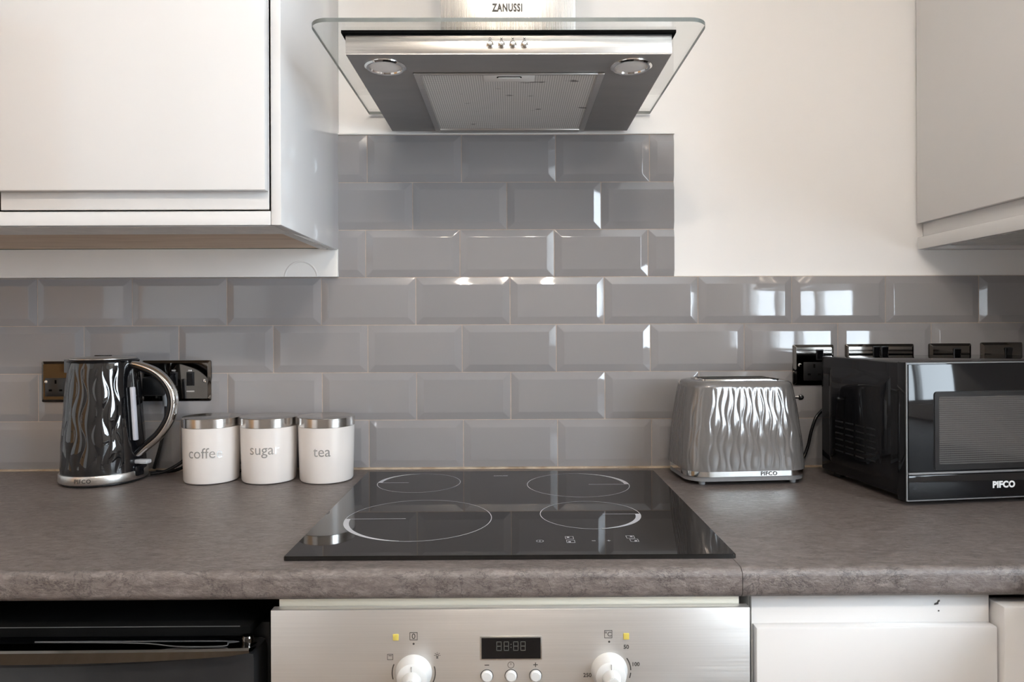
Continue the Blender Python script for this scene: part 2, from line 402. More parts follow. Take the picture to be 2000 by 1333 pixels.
def trimbox(name, dims, mat, label, bev=0.001):
    o = bx(name, dims, mat, None, bev); return struct(o, label, 'trim')
trimbox('trim_1', (LW, -0.3705, -0.006, 0.0101, GZ1+0.001, 1.3815), 'trim', 'white board strip on the wall under the left wall cupboard')
trimbox('trim_2', (XL, XR+0.002, 0.001, 0.0101, GZ2, GZ2+0.0035), 'trim', 'thin white bead along the top of the tiles under the hood')
trimbox('trim_3', (LW, RW, -0.003, 0.008, TOPZ-0.002, TOPZ+0.0035), 'silicone', 'stained beige sealant line between worktop and tiles', 0.0015)
trimbox('trim_4', (XR, RW, 0.006, 0.0101, GZ1, GZ1+0.002), 'trim', 'thin white edge above the right-hand tiles', 0.0005)
c = lathe(newbm(), [(0.0, 0.0), (0.032, 0.0), (0.0335, 0.0012), (0.0355, 0.0012), (0.0370, -0.0002), (0.0370, -0.002)], 48, (-0.448, -0.0058, 1.3195), 'Y')
bmesh.ops.bisect_plane(c, geom=c.verts[:]+c.edges[:]+c.faces[:], plane_co=(0, 0, GZ1+0.002), plane_no=(0, 0, -1), clear_outer=True)
o = finish('round_cover', c, 'trim', bpy.data.objects['trim_1'])

# ------------------------------------------------------------------ worktops
FY = -0.610
def worktop(poly, fronts, label):
    b = newbm(); prism(b, poly, TOPZ-0.038, TOPZ)
    bmesh.ops.recalc_face_normals(b, faces=b.faces[:])
    es = []
    for e in b.edges:
        p, q = e.verts[0].co, e.verts[1].co
        if abs(p.z-q.z) < 1e-6 and any(f(p) and f(q) for f in fronts): es.append(e)
    bmesh.ops.bevel(b, geom=es, offset=0.011, segments=6, profile=0.5, affect='EDGES')
    return tag(finish('worktop', b, 'slate', smooth=25), label, 'worktop', 'worktops')
SEAM = 0.2865
worktop([(LW+.001, -0.0005), (LW+.001, FY), (SEAM-0.0004, FY), (SEAM-0.0004, -0.0005)], [lambda p: abs(p.y-FY) < 1e-4], 'brown slate-effect worktop holding kettle, canisters and hob')
worktop([(SEAM+0.0004, -0.0005), (SEAM+0.0004, FY), (0.655, FY), (0.655, -2.6), (RW-.001, -2.6), (RW-.001, -0.0005)],
        [lambda p: abs(p.y-FY) < 1e-4, lambda p: abs(p.x-0.655) < 1e-4], 'brown slate-effect corner worktop holding toaster and microwave')

# ------------------------------------------------------------------ wall cupboards
ZB, ZR, ZD = 1.3785, 1.4025, 1.4310          # underside, top of the bottom rail, lip of the door
r = tag(empty('wall_cabinet', (-0.80, 0, ZB)), 'white gloss wall cupboard left of the cooker hood', 'cabinet', 'wall cupboards')
ox, oz = -0.80, ZB
def P(name, x0, x1, y0, y1, z0, z1, mat, par, bev=0.0015, **kw):
    return bx(name, (x0-ox, x1-ox, y0, y1, z0-oz, z1-oz), mat, par, bev, **kw)
CX = -0.3705
P('side_panel', CX-0.0165, CX, -0.360, 0.0095, ZB, 2.30, 'cab', r)
P('side_panel', -1.262, -1.245, -0.360, 0.0095, ZB, 2.30, 'cab', r)
P('back_panel', -1.245, CX-0.0165, -0.012, 0.0095, 1.3825, 2.30, 'carcass', r)
P('top_panel', -1.245, CX-0.0165, -0.355, -0.012, 2.28, 2.298, 'carcass', r)
P('bottom_rail', -1.245, CX-0.017, -0.360, -0.342, ZB, ZR-0.001, 'cab', r)
P('underside_panel', -1.245, CX-0.017, -0.342, -0.013, ZB+0.0035, ZB+0.016, 'ply', r, 0)
P('underside_strip', -1.245, CX-0.017, -0.3415, -0.252, ZB+0.0005, ZB+0.0034, 'greyboard', r, 0)
P('underside_edge', CX-0.034, CX-0.017, -0.2515, -0.016, ZB+0.0005, ZB+0.0034, 'greyboard', r, 0)
def jdoor(par, u0, u1, face, back, lip, zb, zl, zt, tf):
    """handleless door: a slab with a finger recess along its lower edge; tf maps (u, depth, z) to a box in the parent"""
    dd = tag_none(finish('door', tf(newbm(), u0, u1, lip, face, zl, zt, 0.0018), 'cab', par))
    finish('handle_recess', tf(newbm(), u0, u1, back, lip, zb, zt-0.001, 0.0010), 'cab', dd)
    return dd
def tag_none(o): return o
def tfL(b, u0, u1, d0, d1, z0, z1, bev):
    return box(b, u0-ox, u1-ox, d1, d0, z0-oz, z1-oz, bev)
jdoor(r, -0.8165, -0.3885, -0.3815, -0.3612, -0.3640, ZR+0.0005, ZD, 2.29, tfL)
jdoor(r, -1.2450, -0.8195, -0.3815, -0.3612, -0.3640, ZR+0.0005, ZD, 2.29, tfL)

r = tag(empty('wall_cabinet', (1.05, -0.45, ZB)), 'white gloss wall cupboard above the microwave on the right wall', 'cabinet', 'wall cupboards')
DX = 0.8700
def Q(name, x0, x1, y0, y1, z0, z1, mat, par, bev=0.0015):
    return bx(name, (x0-1.05, x1-1.05, y0+0.45, y1+0.45, z0-ZB, z1-ZB), mat, par, bev)
Q('side_panel', DX+0.018, RW-.001, -0.016, 0.009, ZB-0.003, 2.30, 'cab', r)
Q('side_panel', DX+0.018, RW-.001, -0.96, -0.942, ZB-0.003, 2.30, 'cab', r)
Q('back_panel', RW-0.012, RW-.001, -0.942, -0.016, ZB, 2.30, 'carcass', r)
Q('top_panel', DX+0.018, RW-.012, -0.942, -0.016, 2.28, 2.298, 'carcass', r)
Q('bottom_rail', DX, DX+0.0185, -0.958, -0.0005, ZB-0.003, ZR-0.001, 'cab', r)
Q('underside_panel', DX+0.0185, RW-0.012, -0.942, -0.016, ZB+0.004, ZB+0.018, 'greyboard', r)
def tfR(b, u0, u1, d0, d1, z0, z1, bev):
    return box(b, d1-1.05, d0-1.05, u0+0.45, u1+0.45, z0-ZB, z1-ZB, bev)
jdoor(r, -0.478, -0.0008, DX-0.001, DX+0.0175, DX+0.0145, ZR+0.0005, ZD, 2.29, tfR)
jdoor(r, -0.958, -0.482, DX-0.001, DX+0.0175, DX+0.0145, ZR+0.0005, ZD, 2.29, tfR)

# ------------------------------------------------------------------ cooker hood
HX = -0.003
h = tag(empty('cooker_hood', (HX, 0, 1.6325)), 'stainless steel chimney cooker hood with flat glass canopy', 'cooker hood')
hb = lambda x0, x1, y0, y1, z0, z1: (x0, x1, y0, y1, z0-1.6325, z1-1.6325)
b = newbm()
box(b, -0.251, 0.251, -0.4105, -0.0005, 1.6345-1.6325, 1.6635-1.6325, 0.0008)
finish('body', b, 'steel_h', h)
# underside: a sheet with an opening for the filter
b = newbm(); z0, z1 = 0.0, 0.0021
FX, FYa, FYb = 0.1585, -0.336, -0.008
box(b, -0.2505, -FX, -0.410, -0.001, z0, z1); box(b, FX, 0.2505, -0.410, -0.001, z0, z1)
box(b, -FX, FX, -0.410, FYa, z0, z1); box(b, -FX, FX, FYb, -0.001, z0, z1)
finish('underside', b, 'steel_under', h, smooth=0)
b = newbm(); fr = 0.012
box(b, -FX+.001, -FX+fr, FYa+.001, FYb, -0.003, 0.001, 0.0008); box(b, FX-fr, FX-.001, FYa+.001, FYb, -0.003, 0.001, 0.0008)
box(b, -FX+fr, FX-fr, FYa+.001, FYa+.006, -0.003, 0.001, 0.0008); box(b, -FX+fr, FX-fr, FYb-.014, FYb, -0.0045, 0.001, 0.0008)
ff = finish('filter_frame', b, 'steel_h', h)
bx('filter_mesh', (-FX+fr, FX-fr, FYa+.006, FYb-.014, -0.0010, 0.0010), 'filter', ff, smooth=0)
# latch plate with a finger slot
b = newbm(); box(b, -0.042, 0.042, FYa+.006, FYa+.036, -0.0026, -0.0011, 0.0003); lp = finish('latch_plate', b, 'satin', ff)
b = newbm(); prism(b, rrect(-0.021, 0.021, FYa+.011, FYa+.019, 0.0039), -0.0029, -0.0020); sl = finish('latch_slot', b, 'gap_black', lp)
b = newbm(); prism(b, rrect(-0.019, 0.019, FYa+.0145, FYa+.0205, 0.0029), -0.0042, -0.0023); finish('latch_tab', b, 'satin', lp)
for sx in (-0.1985, 0.1965):
    b = newbm(); lathe(b, [(0.0255, -0.0005), (0.0265, -0.0030), (0.0300, -0.0036), (0.0332, -0.0018), (0.0336, 0.0004)], 40, (sx, -0.3625, 0)); o = finish('lamp_ring', b, 'chrome', h)
    b = newbm(); lathe(b, [(0, -0.0026), (0.012, -0.0024), (0.022, -0.0014), (0.0258, -0.0006), (0.0258, 0.0004)], 40, (sx, -0.3625, 0)); finish('lamp_lens', b, 'lens', o)
bx('gasket', (-0.2565, 0.2565, -0.4155, -0.001, 0.0311, 0.0354), 'gap_black', h)
# glass canopy with rounded front corners
pts = []
for cx, sgn in ((0.30, 1), (-0.30, -1)):
    R_ = 0.028
    arc = [(cx - sgn*R_ + sgn*R_*math.cos(a), -0.443 + R_ - R_*math.sin(a)) for a in [PI/2*k/8 for k in range(9)]]
    pts += arc if sgn > 0 else arc[::-1]
poly = [(0.30, -0.001)] + pts + [(-0.30, -0.001)]
b = newbm(); prism(b, poly, 0.0356, 0.0418)
bmesh.ops.recalc_face_normals(b, faces=b.faces[:])
for fc in b.faces: fc.material_index = 0 if abs(fc.normal.z) > 0.9 else 1
finish('glass_canopy', b, ['glass', 'glass_edge'], h, smooth=30)
ch = bx('chimney', (-0.1215, 0.1175, -0.250, -0.001, 0.0420, CEIL-1.6325-0.002), 'steel_v', h, 0.0008)
link('lettering', text_mesh('ZANUSSI', 0.0190, 0.64, 0.0009, 0.0003, 1.14), 'print_dark', ch, 0, (-0.0035, -0.2504, 1.7795-1.6325))
for k, bxx in enumerate((-0.0290, -0.0115, 0.0060, 0.0238)):
    b = newbm(); lathe(b, [(0.0058, -0.0004), (0.0058, 0.0012), (0.0046, 0.0020), (0.0042, 0.0055), (0.0030, 0.0066), (0, 0.0068)], 20, (bxx, -0.4105, 0.0148), 'Y'); o = finish('push_button', b, 'chrome', h)
    b = newbm()
    if k == 0: lathe(b, [(0.0020, 0), (0.0020, 0.0002), (0.0014, 0.0002), (0.0014, 0)], 16, axis='Y')
    else:
        for an in (PI/4, -PI/4):
            t = newbm(); box(t, -0.0025, 0.0025, -0.0002, 0, -0.0004, 0.0004); merge(b, t, Matrix.Rotation(an, 4, 'Y'))
    finish('symbol', b, 'print_dark', o, 0, (bxx, -0.4106, 0.0238))

# ------------------------------------------------------------------ hob
q = tag(empty('ceramic_hob', (-0.0035, -0.3125, TOPZ)), 'black glass hob with four ring markings set in the worktop', 'hob')
b = newbm(); prism(b, rrect(-0.295, 0.295, -0.26, 0.26, 0.004, 3), 0.0004, 0.0060)
bmesh.ops.recalc_face_normals(b, faces=b.faces[:])
bmesh.ops.bevel(b, geom=[e for e in b.edges if all(v.co.z > 0.005 for v in e.verts)], offset=0.0012, segments=2, affect='EDGES')
gl = finish('glass_top', b, 'hob', q)
zz = 0.0062
def hobring(x, y, r, qa, flip):
    x += 0.0035; y += 0.3125
    b = newbm(); arc_strip(b, x, y, r-0.0011, r, 0, 2*PI, zz)
    o = finish('zone_ring', b, 'print_light', gl, 0)
    b = newbm(); arc_strip(b, x, y, r-0.0085, r-0.0002, qa, qa+PI/2*0.93, zz+0.00006, 32, 2 if flip else 1); finish('zone_arc', b, 'print_light', o, 0)
    b = newbm(); s = 1 if math.cos(qa+PI/4) > 0 else -1; xa, xb = sorted((x+s*0.02, x+s*(r-0.008)))
    box(b, xa, xb, y-0.0004, y+0.0004, zz-0.0001, zz+0.00005); finish('zone_line', b, 'print_light', o, 0)
hobring(-0.146, -0.400, 0.1135, PI, True)
hobring(0.1225, -0.380, 0.0795, -PI/2+0.11, False)
hobring(-0.1785, -0.1545, 0.0790, PI/2+0.11, False)
hobring(0.123, -0.1765, 0.0960, 0, True)
def flat_text(s, size, x, y, par, mat='print_light', sx=1, bold=0):
    me = text_mesh(s, size, sx, bold, 0.00004); me.transform(Matrix.Rotation(-PI/2, 4, 'X'))
    return link('symbol', me, mat, par, 0, (x+0.0035, y+0.3125, zz))
def square(x, y, fill):
    b = newbm(); s = 0.0058; w = 0.0006
    for (a0, a1, c0, c1) in ((-s, s, -s, -s+w), (-s, s, s-w, s), (-s, -s+w, -s, s), (s-w, s, -s, s)):
        box(b, a0, a1, c0, c1, 0, 0.00008)
    fx, fy = fill; box(b, min(0, fx*s), max(0, fx*s), min(0, fy*s), max(0, fy*s), 0, 0.00008)
    finish('symbol', b, 'print_light', gl, 0, (x+0.0035, y+0.3125, zz))
b = newbm(); arc_strip(b, 0, 0, 0.0045, 0.0052, 0, 2*PI, 0, 24); box(b, -0.0004, 0.0004, -0.003, 0.003, 0, 0.00005)
finish('symbol', b, 'print_light', gl, 0, (0.0375+0.0035, -0.5145+0.3125, zz))
square(0.0795, -0.5005, (-.6, .6)); square(0.0800, -0.5170, (-.6, -.6)); square(0.1655, -0.4985, (.6, .6)); square(0.1685, -0.5140, (.6, -.6))
flat_text('\u2212', 0.011, 0.1120, -0.5145, gl); flat_text('+', 0.011, 0.1330, -0.5145, gl)
flat_text('ZANUSSI', 0.008, -0.024, -0.0980, gl, sx=0.9)

# ------------------------------------------------------------------ oven below the hob
OXc = -0.003; OYf = -0.607; OZ = 0.0
v = tag(empty('built_in_oven', (OXc, -0.30, 0.10)), 'stainless steel built-in oven with white knobs and a clock', 'oven')
def V(name, x0, x1, y0, y1, z0, z1, mat, par, bev=0.001): return bx(name, (x0, x1, y0+0.30, y1+0.30, z0-0.10, z1-0.10), mat, par, bev)
pan = V('control_panel', -0.2995, 0.2995, OYf, -0.594, 0.752, 0.8605, 'steel_oven', v)
V('body', -0.285, 0.285, -0.5805, -0.05, 0.15, 0.848, 'grey_plastic', v); V('plinth', -0.2995, 0.2995, -0.53, -0.51, 0.0, 0.149, 'cab', v)
V('door_glass', -0.2995, 0.2995, -0.606, -0.581, 0.15, 0.748, 'gloss_black', v, 0.002)
b = newbm(); tube(b, [(-0.24, -0.318-0.02, 0.60), (0.24, -0.318-0.02, 0.60)], 0.009); box(b, -0.235, -0.215, -0.338, -0.304, 0.595, 0.607); box(b, 0.215, 0.235, -0.338, -0.304, 0.595, 0.607); finish('door_handle', b, 'steel_h', v)
def OP(x, z): return (x-OXc, OYf+0.30, z-0.10)
def knob(x, z, gap, tick):
    k = finish('knob', lathe(newbm(), [(0, 0.0195), (0.0150, 0.0190), (0.0185, 0.0165), (0.0215, 0.006), (0.0228, 0.0012), (0.0228, 0)], 48, axis='Y'), 'white_plastic', v, loc=OP(x, z))
    # grip bar: a faceted hexagonal block
    b = newbm(); prof = [(-0.0130, -0.024), (0.0130, -0.024), (0.0135, 0.0040), (0.0085, 0.0115), (0, 0.0138), (-0.0085, 0.0115), (-0.0135, 0.0040)]
    prof = [(-0.0125, -0.019), (-0.006, -0.0215), (0.006, -0.0215), (0.0125, -0.019), (0.0128, 0.0030), (0.0066, 0.0095), (0, 0.0112), (-0.0066, 0.0095), (-0.0128, 0.0030)]
    A = [b.verts.new((px, -0.012, pz)) for px, pz in prof]; B = [b.verts.new((px*0.66, -0.0375, pz*0.92-0.0006)) for px, pz in prof]
    b.faces.new(A[::-1]); b.faces.new(B)
    for i in range(len(A)): j = (i+1) % len(A); b.faces.new((A[i], A[j], B[j], B[i]))
    bmesh.ops.recalc_face_normals(b, faces=b.faces[:]); bmesh.ops.bevel(b, geom=b.edges[:], offset=0.0008, segments=2, affect='EDGES')
    gp = finish('grip', b, 'white_plastic', k)
    b = newbm(); box(b, -0.0005, 0.0005, -0.0197, -0.0183, 0.0105, 0.0165); finish('pointer', b, 'silver_print', k)
    # printed arcs beside the knob
    for a0, a1 in gap:
        b = newbm(); arc_strip(b, 0, 0, 0.0262, 0.0275, a0, a1, 0, 32)
        for w in b.verts: w.co = Vector((w.co.x, -0.0003, w.co.y))
        finish('dial_line', b, 'print_dark', k, 0)
    b = newbm(); lathe(b, [(0.0013, 0), (0.0013, 0.0003), (0, 0.0003)], 12, (0, 0, 0.0362), 'Y'); finish('dial_dot', b, 'print_dark', k)
    return k
KL, KR = (-0.1244, 0.7815), (0.1199, 0.7825)
kl = knob(*KL, [(PI-0.42, PI+0.30), (-0.62, 0.30)], 0); kr = knob(*KR, [(0.02, 0.62), (-0.35, -0.10)], 0)
def print_on(s, size, x, z, par=pan, mat='print_dark', bold=0.0, sx=1.0, name='lettering'):
    return link(name, text_mesh(s, size, sx, bold, 0.0001), mat, par, 0, (x-OXc, OYf+0.30-0.0002, z-0.10))
def frame_sq(x, z, s, w=0.0006):
    b = newbm()
    for (a0, a1, c0, c1) in ((-s, s, -s, -s+w), (-s, s, s-w, s), (-s, -s+w, -s, s), (s-w, s, -s, s)): box(b, a0, a1, -0.0003, 0, c0, c1)
    return finish('symbol', b, 'print_dark', pan, 0, OP(x, z))
frame_sq(-0.1244, 0.8272, 0.0049); print_on('0', 0.0098, -0.1244, 0.8272)
frame_sq(0.1188, 0.8282, 0.0049); print_on('\u00b0C', 0.0080, 0.1188, 0.8284)
print_on('50', 0.0070, 0.1413, 0.8122, bold=.0001); print_on('100', 0.0068, 0.1535, 0.7905, bold=.0001); print_on('250', 0.0070, 0.0925, 0.7772, bold=.0001)
frame_sq(-0.1537, 0.8015, 0.0036, 0.0005)
b = newbm(); box(b, -0.002, 0.002, -0.0003, 0, 0.0012, 0.0018); finish('symbol', b, 'print_dark', pan, 0, OP(-0.1537, 0.8015))
b = newbm()                                                             # little lamp symbol
lathe(b, [(0.0017, 0), (0.0017, 0.0003), (0.0011, 0.0003), (0.0011, 0)], 16, (0, 0, 0), 'Y'); box(b, -0.0013, 0.0013, -0.0003, 0, -0.0036, -0.0030); box(b, -0.001, 0.001, -0.0003, 0, -0.0026, -0.0020)
for a in (0, PI/4, PI/2, 3*PI/4, PI):
    t = newbm(); box(t, 0.0024, 0.0040, -0.0003, 0, -0.00025, 0.00025); merge(b, t, Matrix.Rotation(-a, 4, 'Y'))
finish('symbol', b, 'print_dark', pan, 0, OP(-0.0950, 0.8030))
b = newbm(); prism(b, [(-0.006, 0.006), (-0.0035, 0.006), (0.007, -0.006), (0.0055, -0.006)], -0.0003, 0, 'Y'); finish('dial_wedge', b, 'print_dark', pan, 0, OP(0.1040, 0.7725))
for x, z in ((-0.1466, 0.8262), (0.1413, 0.8255)):
    o = bx('pilot_lens', (-0.0036, 0.0036, -0.0010, 0, -0.0040, 0.0040), 'yellow', pan, 0.0004, loc=OP(x, z))
cl = bx('clock', (-0.0385, 0.0385, -0.0012, 0.002, -0.0147, 0.0147), 'steel_h', pan, 0.0006, loc=OP(-0.0028, 0.8120))
ds = bx('display', (-0.0368, 0.0368, -0.0016, -0.0010, -0.0130, 0.0130), 'gloss_black', cl, 0)
def seg7(b, x, z, w, hh, t):
    for a0, a1, c0, c1 in ((-w, w, hh-t, hh), (-w, w, -t/2, t/2), (-w, w, -hh, -hh+t), (-w, -w+t, 0, hh), (w-t, w, 0, hh), (-w, -w+t, -hh, 0), (w-t, w, -hh, 0)):
        box(b, x+a0, x+a1, -0.0019, -0.0016, z+c0, z+c1)
b = newbm()
for x in (-0.0150, -0.0058, 0.0060, 0.0150): seg7(b, x, 0.0028, 0.0032, 0.0058, 0.0008)
for zc in (0.0045, 0.0008): box(b, -0.0006, 0.0006, -0.0019, -0.0016, zc, zc+0.0010)
finish('digits', b, 'led', ds, 0)
for x in (-0.0331, -0.0030, 0.0277):
    b = newbm(); lathe(b, [(0.0080, 0), (0.0080, 0.0004), (0.0073, 0.0006), (0.0073, 0)], 32, axis='Y'); rg = finish('button_ring', b, 'print_dark', pan, loc=OP(x, 0.7772))
    b = newbm(); lathe(b, [(0, 0.0042), (0.0055, 0.0040), (0.0070, 0.0028), (0.0072, 0)], 32, axis='Y'); finish('button', b, 'white_plastic', rg)
print_on('\u2212', 0.0120, -0.0331, 0.7905, name='symbol'); print_on('+', 0.0120, 0.0277, 0.7905, name='symbol')
b = newbm(); arc_strip(b, 0, 0, 0.0036, 0.0042, 0, 2*PI, 0, 24); box(b, -0.0003, 0.0003, 0, 0.0028, 0, 0.0001)
for w in b.verts: w.co = Vector((w.co.x, -0.0003-w.co.z, w.co.y))
finish('symbol', b, 'print_dark', pan, 0, OP(-0.0030, 0.7905))
# housing around the oven
hs = bx('carcass_rail', (-0.2935, 0.2905, -0.2930, -0.27, -0.0105, 0.0105), 'carcass', None, 0.0008, loc=(OXc, -0.30, 0.8610))
tag(hs, 'thin cream carcass rail between the worktop and the oven panel', 'rail')

# ------------------------------------------------------------------ base cupboards
def base_cabinet(x0, x1, label, post=None):
    c = tag(empty('base_cabinet', ((x0+x1)/2, -0.30, 0)), label, 'cabinet', 'base cupboards'); cx = (x0+x1)/2
    B = lambda n, a0, a1, y0, y1, z0, z1, m, bv=0.0015, par=c: bx(n, (a0-cx, a1-cx, y0+0.30, y1+0.30, z0, z1), m, par, bv)
    B('carcass', x0, x1, -0.580, -0.02, 0.15, TOPZ-0.0385, 'cab'); B('plinth', x0, x1, -0.53, -0.51, 0.0, 0.149, 'cab')
    dd = B('door', x0+0.0015, x1-0.0015, -0.606, -0.5895, 0.155, 0.8340, 'cab', 0.0022)
    B('handle_recess', x0+0.001, x1-0.001, -0.5893, -0.5802, 0.155, TOPZ-0.040, 'cab', 0.0008, dd)
    return c, B
rc, B = base_cabinet(0.3035, 0.6105, 'white gloss base cupboard right of the oven')
b = newbm(); prism(b, [(-0.004, -0.001), (0.001, 0.0), (0.0015, 0.003), (0.003, 0.0035), (0.0028, 0.0055), (0.0005, 0.005), (-0.0005, 0.0025), (-0.004, 0.001)], -0.0004, 0, 'Y')
finish('chipped_paint', b, 'print_dark', rc, 0, (0.543-0.457, -0.5896+0.30, 0.8560))
b = newbm(); box(b, -0.0008, 0.0008, -0.0004, 0, -0.0008, 0.0008); finish('chipped_paint', b, 'print_dark', rc, 0, (0.5445-0.457, -0.5896+0.30, 0.8475))
base_cabinet(-1.745, -0.955, 'white gloss base cupboard left of the black appliance')
cp = tag(empty('corner_unit', (0.93, -1.30, 0)), 'cream-white corner unit under the right-hand worktop', 'cabinet')
bx('corner_post', (0.6125-0.93, 0.75-0.93, 0.688, 0.72, 0.0, 0.8610), 'cab', cp, 0.0025)
bx('carcass', (0.690-0.93, 0.31, -1.25, 0.685, 0.15, TOPZ-0.0385), 'cab', cp, 0.001)
bx('plinth', (0.73-0.93, 0.75-0.93, -1.25, 0.685, 0.0, 0.149), 'cab', cp, 0.001)
for k in range(4):
    bx('door', (0.668-0.93, 0.6885-0.93, 0.680-(k+1)*0.48, 0.677-k*0.48, 0.155, 0.834), 'cab', cp, 0.002)

# ------------------------------------------------------------------ black appliance under the left worktop
fz = tag(empty('undercounter_freezer', (-0.63, -0.30, 0)), 'black under-counter appliance with a curved glossy handle lip', 'appliance')
F = lambda n, x0, x1, y0, y1, z0, z1, m, bv=0.002, par=fz: bx(n, (x0+0.63, x1+0.63, y0+0.30, y1+0.30, z0, z1), m, par, bv)
F('body', -0.925, -0.325, -0.545, -0.03, 0.02, 0.820, 'black', 0.004)
F('top_panel', -0.925, -0.335, -0.588, -0.03, 0.8205, 0.8335, 'gap_black', 0.001)
F('recess_back', -0.925, -0.3105, -0.50, -0.48, 0.834, TOPZ-0.0385, 'gap_black', 0)
dr = F('door', -0.925, -0.3245, -0.600, -0.548, 0.06, 0.805, 'black', 0.010)
# scooped handle along the top of the door: lower edge bows downwards
b = newbm(); rows = []
for k in range(25):
    t = k/24; x = -0.925 + t*(0.598); s = math.sin(PI*min(1.0, max(0, t)))**0.6
    dz = 0.006 + 0.020*s
    rows.append([b.verts.new((x+0.63, yy+0.30, zz_)) for yy, zz_ in ((-0.585, 0.811), (-0.604-0.004*s, 0.8145), (-0.6125-0.004*s, 0.8165), (-0.6145-0.004*s, 0.814), (-0.6130-0.002*s, 0.814-dz*0.6), (-0.6005, 0.814-dz), (-0.590, 0.814-dz))])
for a, c in zip(rows, rows[1:]):
    for k in range(6): b.faces.new((a[k], a[k+1], c[k+1], c[k]))
finish('handle_lip', b, 'nickel', dr)
b = newbm(); tube(b, smooth_pts([(-0.60+0.63, -0.600+0.30, 0.8195), (-0.47+0.63, -0.602+0.30, 0.8185), (-0.42+0.63, -0.604+0.30, 0.8150), (-0.364+0.63, -0.604+0.30, 0.8150), (-0.358+0.63, -0.602+0.30, 0.8180), (-0.364+0.63, -0.600+0.30, 0.8195), (-0.60+0.63, -0.600+0.30, 0.8200)], 5), 0.0007, 6); finish('seal_trim', b, 'seal', fz)
b = newbm(); tube(b, [(-0.925+0.63, -0.5885+0.30, 0.8330), (-0.348+0.63, -0.5885+0.30, 0.8330)], 0.0006, 6); finish('seal_trim', b, 'seal', fz)
b = newbm(); lathe(b, [(0, 0.012), (0.006, 0.0115), (0.0075, 0.009), (0.0075, 0)], 20, (-0.337+0.63, -0.592+0.30, 0.812)); finish('hinge_cap', b, 'nickel', fz)

# ------------------------------------------------------------------ wavy relief shared by kettle and toaster
def relief(u, z, n, lam, amp, sway):
    """u in 0..1 round the body, n creases; returns outward bulge between swaying creases"""
    def cr(i): return (i + sway*math.sin(2*PI*z/lam + (i % n)*2.35 + 0.9*math.sin(i % n * 1.7)))/n
    i = math.floor(u*n); best = None
    for k in (i-2, i-1, i, i+1, i+2):
        a, c = cr(k), cr(k+1)
        if a <= u < c:
            t = (u-a)/(c-a); w = (c-a)*n
            return amp*(4*t*(1-t))**0.75*min(1.3, w)
    return 0.0

# ------------------------------------------------------------------ kettle
kt = tag(empty('electric_kettle', (-0.816, -0.0905, TOPZ)), 'glossy black rippled electric kettle with chrome handle', 'kettle')
b = newbm(); lathe(b, [(0, 0.0008), (0.070, 0.0008), (0.0735, 0.003), (0.0735, 0.0055), (0, 0.0055)], 64); finish('power_base', b, 'black', kt)
b = newbm(); lathe(b, [(0.070, 0.0056), (0.0772, 0.0060), (0.0782, 0.0080), (0.0778, 0.0205), (0.0765, 0.0225), (0.070, 0.0225)], 72); bb = finish('base_band', b, 'steel_h', kt)
def wrap(me, r, ang, z):
    for w in me.vertices:
        x, y, zq = w.co; a = ang + x/r; rr = r - y
        w.co = Vector((rr*math.sin(a), -rr*math.cos(a), zq+z))
    return me
link('lettering', wrap(text_mesh('PIFCO', 0.0105, 1.0, 0.0002, 0.0001, 1.1), 0.0784, 0.06, 0.0143), 'print_dark', bb, 0)
NB, NZ = 312, 64; b = newbm(); rows = []
def kr_(z):                                  # silhouette radius of the body
    t = (z-0.0226)/(0.236-0.0226)
    return 0.0762*(1-t) + 0.0618*t + 0.0015*math.sin(PI*t)
for j in range(NZ+1):
    z = 0.0226 + (0.2365-0.0226)*j/NZ; fade = min(1, j/3, (NZ-j)/4)
    row = []
    for i in range(NB):
        u = i/NB; a = 2*PI*u
        dist = abs((a + PI) % (2*PI) - PI)                  # smooth zone round the gauge on the handle side (a = 0)
        zone = max(0.0, min(1.0, (dist-0.50)/0.12))
        rr = kr_(z) - 0.0022 + relief(u, z, 22, 0.088, 0.0016, 0.27)*fade*zone + 0.0022*(1-zone)*0.6
        row.append(b.verts.new((rr*math.cos(a), rr*math.sin(a), z)))
    rows.append(row)
for a, c in zip(rows, rows[1:]):
    for i in range(NB): b.faces.new((a[i], a[(i+1) % NB], c[(i+1) % NB], c[i]))
b.faces.new(rows[0][::-1]); b.faces.new(rows[-1])
body = finish('body', b, 'kettle', kt, smooth=60, rot=(0, 0, -0.12))
b = newbm(); lathe(b, [(0.0595, 0.2362), (0.0625, 0.2368), (0.0632, 0.2395), (0.0605, 0.2425), (0.0585, 0.2430), (0.0585, 0.2362)], 64); rim = finish('rim', b, 'gloss_black', kt)
b = newbm(); lathe(b, [(0.0584, 0.2405), (0.0584, 0.2440), (0.057, 0.2455), (0.030, 0.2475), (0, 0.2480)], 64); lid = finish('lid', b, 'steel_h', kt)
b = newbm(); prism(b, rrect(-0.016, 0.016, -0.007, 0.007, 0.005), 0.2455, 0.2495); finish('lid_tab', b, 'gloss_black', lid, loc=(-0.012, 0.018, 0))
b = newbm(); prism(b, [(-0.010, -0.016), (-0.018, 0), (-0.010, 0.016), (0.006, 0.022), (0.006, -0.022)], 0.216, 0.2415); finish('spout', b, 'kettle', kt, 30, (-0.0615, 0.004, 0))
HR = -0.12                                     # the handle points a little towards the viewer
hp = [(0.056, 0, 0.2300), (0.078, 0, 0.2265), (0.112, 0, 0.2130), (0.1370, 0, 0.1890), (0.1460, 0, 0.1600), (0.1395, 0, 0.1270), (0.1190, 0, 0.0960), (0.0910, 0, 0.0720), (0.0720, 0, 0.0560)]
sp = smooth_pts(hp, 6); nn = len(sp)
